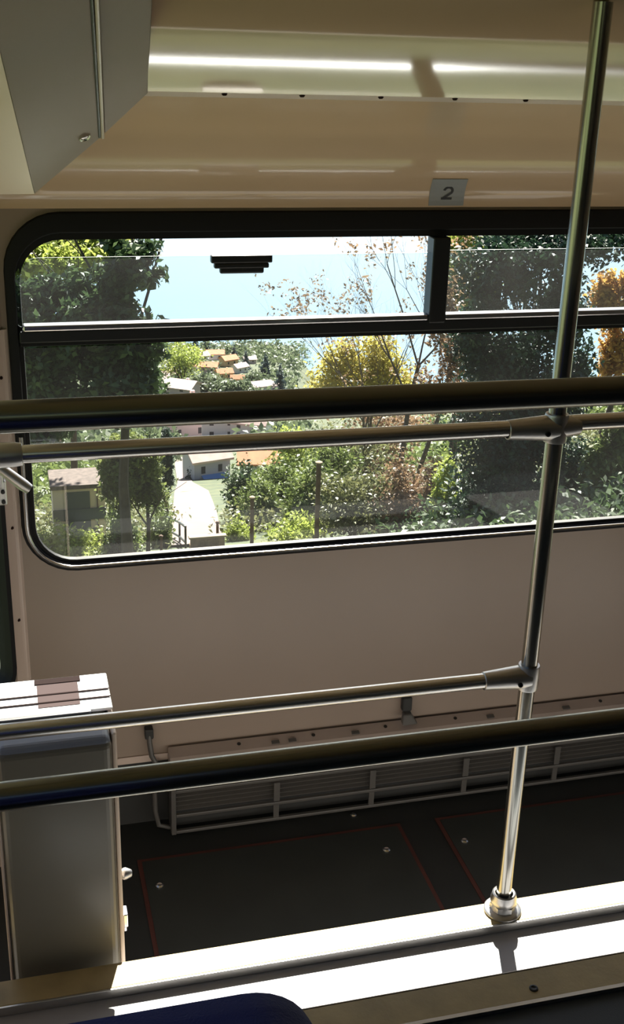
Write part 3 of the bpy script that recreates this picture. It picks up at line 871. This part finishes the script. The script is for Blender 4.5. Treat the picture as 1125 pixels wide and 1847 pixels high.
M['bark'] = pmat('dark bark', (0.055, 0.042, 0.032), 0.9, vary=0.3, scale=6)
M['greybark'] = pmat('grey brown bark', (0.12, 0.09, 0.075), 0.9, vary=0.3, scale=6)
M['l_dark'] = leaf_mat('dark evergreen leaves', (0.014, 0.032, 0.021), (0.048, 0.092, 0.050), 0.18, 1.6, 0.5)
M['l_broad'] = leaf_mat('deep green broad leaves', (0.022, 0.046, 0.024), (0.11, 0.165, 0.065), 0.26, 1.2, 0.5)
M['l_glow'] = leaf_mat('yellow green leaves', (0.20, 0.26, 0.05), (0.42, 0.48, 0.12), 0.5, 1.0)
M['l_mid'] = leaf_mat('mid green leaves', (0.075, 0.12, 0.035), (0.24, 0.29, 0.09), 0.35, 1.5)
M['l_olive'] = leaf_mat('olive leaves', (0.085, 0.105, 0.04), (0.27, 0.27, 0.12), 0.3, 2.0, 0.6)
M['l_yellow'] = leaf_mat('yellow autumn leaves', (0.36, 0.30, 0.06), (0.62, 0.56, 0.14), 0.5, 1.5)
M['l_amber'] = leaf_mat('amber leaves', (0.40, 0.20, 0.05), (0.62, 0.40, 0.12), 0.45, 1.5)
M['l_russet'] = leaf_mat('russet leaves', (0.20, 0.12, 0.07), (0.36, 0.25, 0.15), 0.35, 1.5)
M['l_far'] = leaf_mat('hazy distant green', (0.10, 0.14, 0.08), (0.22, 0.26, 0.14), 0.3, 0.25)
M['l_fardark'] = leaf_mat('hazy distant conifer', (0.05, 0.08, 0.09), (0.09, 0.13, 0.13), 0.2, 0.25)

def make_tree(name, label, key, n, size, mat, trunk_xy=None, trunk_r=0.18, bark='bark', depth=2, cat='tree', **kw):
    Y, blobs = TREES[key]
    B = np.array(blobs)
    x = float(B[:, 0].mean()) if trunk_xy is None else trunk_xy[0]
    y = Y if trunk_xy is None else trunk_xy[1]
    gz = ground_z(x, y)
    t = thing(name, label, cat, (x, y, gz))
    top = float((B[:, 2]).max())
    m = MB()
    branchy(m, (x, y, gz - 0.3), (0.02, 0, 1), (top - gz) * 0.72, trunk_r, depth, 0.55, 8, 4)
    m.build('trunk', M[bark], t, smooth=True)
    add_leaves(t, blobs, n, size, M[mat], **kw)
    return t

make_tree('broadleaf_tree', 'tall dark green broadleaf tree filling the left of the window', 'broad', 28500, 0.137, 'l_broad', trunk_xy=(2.75, 29), seed=11, clump=0.30)
make_tree('broadleaf_tree', 'bright yellow green tree crown showing through the open slot at the upper left', 'glow', 9500, 0.173, 'l_glow', seed=12)
M['l_fresh'] = leaf_mat('fresh light leaves', (0.09, 0.13, 0.035), (0.27, 0.30, 0.10), 0.45, 1.5)
make_tree('slender_tree', 'slender mid green tree with thin trunk left of the pink path', 'slim', 13300, 0.108, 'l_fresh', trunk_xy=(4.2, 37), trunk_r=0.09, seed=13)
make_tree('cypress_tree', 'narrow dark cypress at the top of the pink path', 'cypress', 3040, 0.115, 'l_dark', trunk_r=0.1, depth=0, seed=14)
make_tree('evergreen_tree', 'huge very dark evergreen tree behind the steel pole', 'dark', 49400, 0.108, 'l_dark', trunk_r=0.25, seed=15, clump=0.42)
make_tree('broadleaf_tree', 'pale yellow green tree behind the window mullion on the right', 'pale', 6080, 0.158, 'l_glow', bark='greybark', seed=16)
make_tree('broadleaf_tree', 'leafy light green tree at the far right edge of the window', 'rightleaf', 10450, 0.115, 'l_mid', seed=17)
make_tree('autumn_tree', 'amber orange tree peeping out at the right edge of the window', 'amber', 6080, 0.158, 'l_amber', seed=18)
make_tree('autumn_tree', 'yellow leaved autumn tree beside the lake in mid view', 'yellow', 7500, 0.165, 'l_yellow', bark='greybark', depth=3, trunk_r=0.15, seed=19, clump=0.62)
make_tree('autumn_tree', 'thin russet brown tree left of the huge dark evergreen', 'russet', 4940, 0.122, 'l_russet', bark='greybark', depth=3, trunk_r=0.11, seed=20)

def bare_tree(u, y, stop, label, r, seed):
    random.seed(seed)
    x = u * y
    gz = ground_z(x, y)
    t = thing('bare_tree', label, 'tree', (x, y, gz))
    H = (CAM_H - stop * y) - gz
    m = MB()
    branchy(m, (x, y, gz - 0.3), (0, 0, 1), H * 0.62, r, 4, 0.5, 8, 4)
    m.build('trunk', M['greybark'], t, smooth=True)
    tops = [Vector(p) for p in m.v[::37] if p[2] > gz + H * 0.5]
    random.shuffle(tops)
    bl = [(p.x, p.y, p.z, 0.5, 0.5) for p in tops[:40]]
    if bl:
        add_leaves(t, bl, 900, 0.12, M['l_russet'], seed=seed)
    return t
bare_tree(0.356, 47, 0.175, 'tall leafless tree left of the window mullion', 0.17, 31)
bare_tree(0.378, 52, 0.19, 'leafless forked tree just behind the window mullion', 0.15, 32)
bare_tree(0.330, 55, 0.20, 'thin leafless tree rising from the yellow foliage', 0.11, 33)

SH = {
 'olive': ('l_olive', 3600, 0.15, 'wide olive green bush right of the tall brown post'),
 'brown': ('l_russet', 2600, 0.15, 'brownish dry bush beside the foot of the dark evergreen'),
 'low': ('l_olive', 1800, 0.13, 'low grey green scrub along the window sill before the brown bush'),
 'green': ('l_mid', 2600, 0.16, 'rounded mid green bush behind the tall brown post'),
 'mid': ('l_mid', 1500, 0.18, 'green bush above the short brown post'),
 'fern': ('l_mid', 2200, 0.16, 'feathery green bush at the short brown post'),
 'dusky': ('l_broad', 1500, 0.18, 'dusky dark bush at the right edge of the pink path'),
 'lime': ('l_glow', 1600, 0.14, 'lime green shrub between the two brown posts'),
 'bright': ('l_glow', 1200, 0.13, 'bright yellow green shrub right of the stone wall'),
 'chart': ('l_glow', 1300, 0.24, 'chartreuse bush just under the thin rail below the lake'),
 'grey': ('l_olive', 1800, 0.20, 'grey olive thicket under the yellow tree'),
 'edge': ('l_glow', 1400, 0.12, 'narrow yellow green shrub lining the left edge of the dark evergreen'),
 'glow': ('l_glow', 2600, 0.13, 'glowing yellow bush in the lower left window corner'),
 'leaf': ('l_mid', 1800, 0.14, 'leafy green bush under the slender tree'),
 'spur': ('l_mid', 1300, 0.12, 'small green shrub left of the iron fence'),
 'hill': ('l_russet', 2000, 0.22, 'brown thicket at the feet of the leafless trees'),
 'bank': ('l_mid', 1800, 0.17, 'green bank of bushes right of the white houses'),
 'corner': ('l_glow', 1200, 0.9, 'rounded yellow green tree clump above the village roofs'),
}
for k, (mt, n, sz, lab) in SH.items():
    b = SHRUBS[k]
    gz = ground_z(b[0], b[1])
    far = b[1] > 200
    t = thing('shrub', lab, 'bush', (b[0], b[1], gz))
    m = MB()
    random.seed(hash(lab) % 1000 if False else sum(map(ord, lab)))
    H = max(0.6, b[2] - gz)
    for j in range(4):
        branchy(m, (b[0] + random.gauss(0, 0.15), b[1], gz - 0.2), (random.gauss(0, 0.5), random.gauss(0, 0.3), 1), H * 0.9, 0.04 if not far else 0.3, 1, 0.6, 5, 3)
    m.build('stem', M['bark'], t, smooth=True)
    # main mass and a skirt reaching the ground
    bl = [b, (b[0], b[1], (b[2] + gz) / 2, b[3] * 0.85, max(b[4] * 0.6, abs(b[2] - gz) * 0.55))]
    add_leaves(t, bl, int(n * 1.8), sz * 0.75, M[mt], seed=sum(map(ord, lab)), clump=0.45)

# undergrowth that nobody could count
def scrub(name, label, region, n, size, mats, seed, h, keep):
    g = np.random.default_rng(seed)
    bl = []
    while len(bl) < n:
        y = g.uniform(*region)
        x = g.uniform(-0.06 * y - 2, 0.62 * y + 2)
        if keep(x, y):
            s = g.uniform(0.6, 1.3) * h
            bl.append((x, y, ground_z(x, y) + s * 0.35, s * 1.3, s * 0.7))
    o = bpy.data.objects.new(name, leaf_mesh(name, bl, n * 75, size, M[mats], seed=seed, clump=0.5))
    COL.objects.link(o)
    return tag(o, label, 'undergrowth', kind='stuff')
def off_path(x, y, mgn=1.2):
    for (px, py, pz, w) in ROAD:
        if abs(py - y) < max(6, 0.08 * y) and abs(x - px) < w / 2 + mgn:
            return False
    return True
scrub('undergrowth', 'low mixed undergrowth covering the near slope', (36, 75), 330, 0.16, 'l_olive', 41, 1.0, lambda x, y: not (0.115 < x / y < 0.205 and y < 50) and not (0.128 < x / y < 0.195))
scrub('undergrowth', 'shady undergrowth below the huge dark evergreen', (20, 36), 150, 0.13, 'l_broad', 44, 0.8, lambda x, y: x > 0.37 * y)
scrub('undergrowth', 'green scrub covering the middle slope', (75, 185), 330, 0.42, 'l_mid', 42, 2.2, lambda x, y: off_path(x, y, 4.0) and not (0.128 < x / y < 0.20) and not any(0 < h[1] - y < 75 and abs(x / y - h[0] / h[1]) < h[3] / h[1] * 0.6 for h in list(HOUSES.values())[:5]) and not any(abs(x - h[0]) < h[3] * 0.8 + 2 and -16 < y - h[1] < h[3] * 0.7 for h in HOUSES.values()))
scrub('undergrowth', 'hazy greenery between the village houses', (185, 575), 420, 1.1, 'l_far', 43, 4.5, lambda x, y: x < 0.25 * y + 2 and not any(0 < h[1] - y < 110 and abs(x / y - h[0] / h[1]) < h[3] / h[1] * 0.6 for h in list(HOUSES.values())[:5]) and not any(abs(x - h[0]) < h[3] * 0.75 + 3 and -22 < y - h[1] < h[3] * 0.6 for h in HOUSES.values()))

# ------------------------------------------------------------------ village
M['roof_o'] = pmat('orange roof tiles', (0.70, 0.25, 0.11), 0.8, vary=0.2, scale=0.6)
M['roof_p'] = pmat('faded pink roof tiles', (0.78, 0.56, 0.48), 0.8, vary=0.15, scale=0.6)
M['plaster_w'] = pmat('white plaster', (0.82, 0.78, 0.76), 0.8)
M['plaster_p'] = pmat('pale pink plaster', (0.66, 0.52, 0.52), 0.8)
M['plaster_l'] = pmat('lilac grey plaster', (0.60, 0.54, 0.60), 0.8)
M['plaster_y'] = pmat('ochre plaster', (0.66, 0.46, 0.26), 0.8)
M['shutter'] = pmat('dark window shutters', (0.07, 0.06, 0.07), 0.5)
M['awning'] = pmat('blue awning', (0.12, 0.28, 0.62), 0.6)
HL = [
 ('plaster_p', 'roof_p', 'pink house with two dark windows just under the thin rail', 0.2),
 ('plaster_w', 'roof_p', 'bright white house beside the pink house', -0.15),
 ('plaster_w', 'roof_p', 'white house with long pinkish roof left of the chartreuse bush', -0.5),
 ('plaster_l', 'roof_p', 'lilac house with blue awning at the end of the pink path', 0.25),
 ('plaster_w', 'roof_o', 'low white house with brown roof among green bushes', -0.2),
 ('plaster_p', 'roof_p', 'large house with sloping pink roof right of the dark broadleaf tree', -0.6),
 ('plaster_w', 'roof_p', 'small pale house, leftmost on the village top row', 0.3),
 ('plaster_w', 'roof_o', 'small white house with orange roof at the village top', -0.1),
 ('plaster_y', 'roof_o', 'ochre house in the middle of the village top', 0.4),
 ('plaster_p', 'roof_o', 'pink house with orange roof at the village left', -0.3),
 ('plaster_y', 'roof_o', 'ochre orange house in the village centre', 0.1),
 ('plaster_w', 'roof_p', 'pale house right of the ochre orange house', 0.5),
 ('plaster_y', 'roof_o', 'orange house low in the village', -0.2),
 ('plaster_w', 'roof_p', 'white house at the village right end below the conifers', 0.2),
 ('plaster_p', 'roof_p', 'pinkish house nearest the lake shore', -0.4),
 ('plaster_w', 'roof_o', 'small house behind the yellow green clump', 0.1),
 ('plaster_l', 'roof_p', 'little lilac house between the village conifers', 0.0),
 ('plaster_w', 'roof_p', 'white house half hidden by the dark broadleaf tree', 0.3),
]
for i, (wm, rm, lab, rot) in enumerate(HL):
    x, y, z, w, h = HOUSES[i]
    w *= 0.92
    gz = ground_z(x, y)
    t = thing('house', lab, 'house', (x, y, gz), 'houses of the lakeside village')
    Rz = Matrix.Rotation(rot, 3, 'Z')
    c = Vector((x, y, 0))
    d = w * 0.75
    def P(a, b_, zz):
        return Rz @ Vector((a, b_, 0)) + c + Vector((0, 0, zz))
    wh = h * 0.72
    m = MB()
    base = [P(-w / 2, -d / 2, gz - 3), P(w / 2, -d / 2, gz - 3), P(w / 2, d / 2, gz - 3), P(-w / 2, d / 2, gz - 3)]
    m.poly(base, (0, 0, 3 + wh))
    g1 = [P(-w / 2, -d / 2, gz + wh), P(-w / 2, d / 2, gz + wh), P(-w / 2, 0, gz + h)]
    m.poly(g1, tuple(Rz @ Vector((w, 0, 0))))
    m.build('wall', M[wm], t)
    m = MB()
    e = 0.08 * w
    sl_ = (h - wh) / (d / 2)
    for sg in (-1, 1):
        q = [P(-w / 2 - e, sg * (d / 2 + e), gz + wh - sl_ * e), P(w / 2 + e, sg * (d / 2 + e), gz + wh - sl_ * e), P(w / 2 + e, 0, gz + h), P(-w / 2 - e, 0, gz + h)]
        m.poly(q, (0, 0, 0.04 * h + 0.1))
    m.build('roof', M[rm], t)
    rows = 2 if h > 5 else 1
    for rrw in range(rows):
        for cxx in (-0.25, 0.22):
            zz = gz + wh * (0.30 + 0.42 * rrw) if rows == 2 else gz + wh * 0.45
            ww, hh = w * 0.11, wh * (0.2 if rows == 2 else 0.3)
            MB().poly([P(cxx * w - ww / 2, -d / 2 - 0.06, zz), P(cxx * w + ww / 2, -d / 2 - 0.06, zz), P(cxx * w + ww / 2, -d / 2 - 0.06, zz + hh), P(cxx * w - ww / 2, -d / 2 - 0.06, zz + hh)], tuple(Rz @ Vector((0, 0.12, 0)))).build('window', M['shutter'], t)
    if i == 3:
        MB().poly([P(-w * 0.3, -d / 2 - 0.02, gz + wh * 0.34), P(w * 0.42, -d / 2 - 0.02, gz + wh * 0.34), P(w * 0.42, -d / 2 - 1.2, gz + wh * 0.20), P(-w * 0.3, -d / 2 - 1.2, gz + wh * 0.20)], (0, 0, 0.12)).build('awning', M['awning'], t)
    MB().poly([P(0.18 * w, 0.06 * d, gz + wh), P(0.26 * w, 0.06 * d, gz + wh), P(0.26 * w, 0.16 * d, gz + wh), P(0.18 * w, 0.16 * d, gz + wh)], (0, 0, h - wh + 0.1 * h)).build('chimney', M[wm], t)

FL = ['tallest dark conifer right of the village roofs, left one of the close pair', 'dark conifer right of the village roofs, right one of the close pair',
      'lone dark conifer on the headland by the lake', 'dark conifer at the tip of the headland', 'thin dark tree against the lake above the village, the left one',
      'thin dark tree against the lake above the village, the right one', 'broad green tree below the village centre', 'green tree left of the village centre',
      'green tree tucked beside the dark broadleaf tree', 'green tree between conifers and white village house', 'small green tree below the ochre houses',
      'yellow green tree at the village top left', 'green bush left of the pink house', 'dark conical tree where the path bends by the lilac house',
      'small bush before the bright white house', 'yellow green bush right of the white house with long roof']
for i, (k, x, y, z, rx, rz) in FAR.items():
    gz = ground_z(x, y)
    nm = 'conifer_tree' if k == 'c' else 'distant_tree'
    t = thing(nm, FL[i], 'tree', (x, y, gz))
    MB().tube([(x, y, gz - 0.5), (x, y, z)], [rx * 0.10, rx * 0.05], 6).build('trunk', M['bark'], t, smooth=True)
    zb, zt = min(gz, z - rz), z + rz
    if k == 'c':
        bl = [(x, y, zb + (zt - zb) * f, rx * wd, (zt - zb) * 0.16) for f, wd in ((0.2, 1.0), (0.4, 0.85), (0.6, 0.62), (0.8, 0.36), (0.92, 0.16))]
        add_leaves(t, bl, 900, rx * 0.22, M['l_fardark'], seed=200 + i)
    else:
        bl = [(x, y, z, rx, rz), (x - rx * 0.5, y, z - rz * 0.3, rx * 0.6, rz * 0.7), (x + rx * 0.5, y, z - rz * 0.35, rx * 0.6, rz * 0.7), (x, y, (z + gz) / 2, rx * 0.8, max(rz * 0.6, abs(z - gz) * 0.5))]
        add_leaves(t, bl, 1200, max(rx, rz) * 0.14, M['l_glow' if k == 'y' else 'l_far'], seed=200 + i)

# ------------------------------------------------------------------ posts, wall and fence by the track
M['rust'] = pmat('rusty brown post', (0.13, 0.075, 0.05), 0.8, vary=0.3, scale=5)
M['stone'] = pmat('brown stone blocks', (0.26, 0.16, 0.10), 0.85, vary=0.35, scale=3)
M['coping'] = pmat('sandy coping', (0.30, 0.22, 0.14), 0.8)
PL = ['tall brown fence post in the middle of the bushes', 'short brown fence post between lime and feathery bushes', 'thin post beside the end of the stone wall',
      'slim post in the lower left bushes', 'stubby post near the iron fence']
PR = [0.085, 0.07, 0.05, 0.05, 0.05]
for i, (x, y, z) in enumerate(POSTS):
    gz = ground_z(x, y)
    t = thing('fence_post', PL[i], 'post', (x, y, gz))
    r = PR[i]
    MB().tube([(x, y, gz - 0.3), (x, y, z - 0.06)], r, 10).build('shaft', M['rust'], t, smooth=True)
    MB().lathe([(r * 1.5, 0), (r * 1.5, 0.04), (r * 0.8, 0.07), (0, 0.07)], (x, y, z - 0.07), (0, 0, 1), 10).build('cap', M['coping'] if i < 2 else M['rust'], t, smooth=True)
wl = thing('stone_wall', 'short brown stone wall with sandy coping at the near end of the path', 'wall', (6.0, 36, ground_z(6.0, 36)))
gz = ground_z(6.0, 36)
m = MB()
for j in range(4):
    for i in range(5):
        m.box((5.52 + 0.235 * i + 0.008 + (0.1 if j % 2 else 0) * (i < 4), 35.8, gz - 0.3 + 0.22 * j + 0.008), (5.52 + 0.235 * (i + 1), 36.2, gz - 0.3 + 0.22 * (j + 1)))
m.box((5.53, 35.83, gz - 0.3), (6.70, 35.97, gz + 0.66))
m.build('masonry', M['stone'], wl)
MB().box((5.46, 35.74, gz + 0.661), (6.76, 35.98, gz + 0.73)).build('coping', M['coping'], wl, bevel=0.02)
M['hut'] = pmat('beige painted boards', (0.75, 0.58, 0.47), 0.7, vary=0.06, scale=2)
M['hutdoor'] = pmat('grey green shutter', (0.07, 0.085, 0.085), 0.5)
hx, hy = 2.02, 40.0  # block added outside to imitate the cabin's beige reflection in the glass
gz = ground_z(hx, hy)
rb = thing('trackside_hut', 'pale beige hut with dark shutters in the lower left corner of the window', 'hut', (hx, hy, gz))
MB().box((hx - 0.88, hy - 0.8, gz - 0.3), (hx + 0.95, hy + 0.8, gz + 2.75)).build('wall', M['hut'], rb)  # beige body of the reflection block
MB().box((hx - 0.95, hy - 0.9, gz + 2.751), (hx + 1.02, hy + 0.9, gz + 2.90)).build('roof', M['greybark'], rb)  # dark top edge of the reflection block
MB().box((hx - 0.42, hy - 0.84, gz + 0.1), (hx + 0.42, hy - 0.80, gz + 2.62)).build('shutter', M['hutdoor'], rb)
MB().box((hx - 0.90, hy - 0.88, gz + 1.55), (hx + 0.97, hy - 0.845, gz + 1.98)).build('signal_band', M['hutdoor'], rb)
MB().box((hx + 0.66, hy - 0.86, gz + 0.0), (hx + 0.70, hy - 0.80, gz + 2.75)).build('corner_board', M['rust'], rb)
ff = thing('iron_fence', 'black iron fence running down the left side of the pink path', 'fence', (6.0, 40, ground_z(6.0, 40)))
fp = [(6.15, 48.0), (6.05, 44.5), (5.9, 41.0), (5.62, 37.6)]
for (x, y) in fp:
    g = ground_z(x, y)
    MB().tube([(x, y, g - 0.2), (x, y, g + 1.0)], 0.04, 8).build('post', M['black'], ff, smooth=True)
for hz in (0.35, 0.95):
    MB().tube([(x, y, ground_z(x, y) + hz) for x, y in fp], 0.045, 8).build('rail', M['black'], ff, smooth=True)
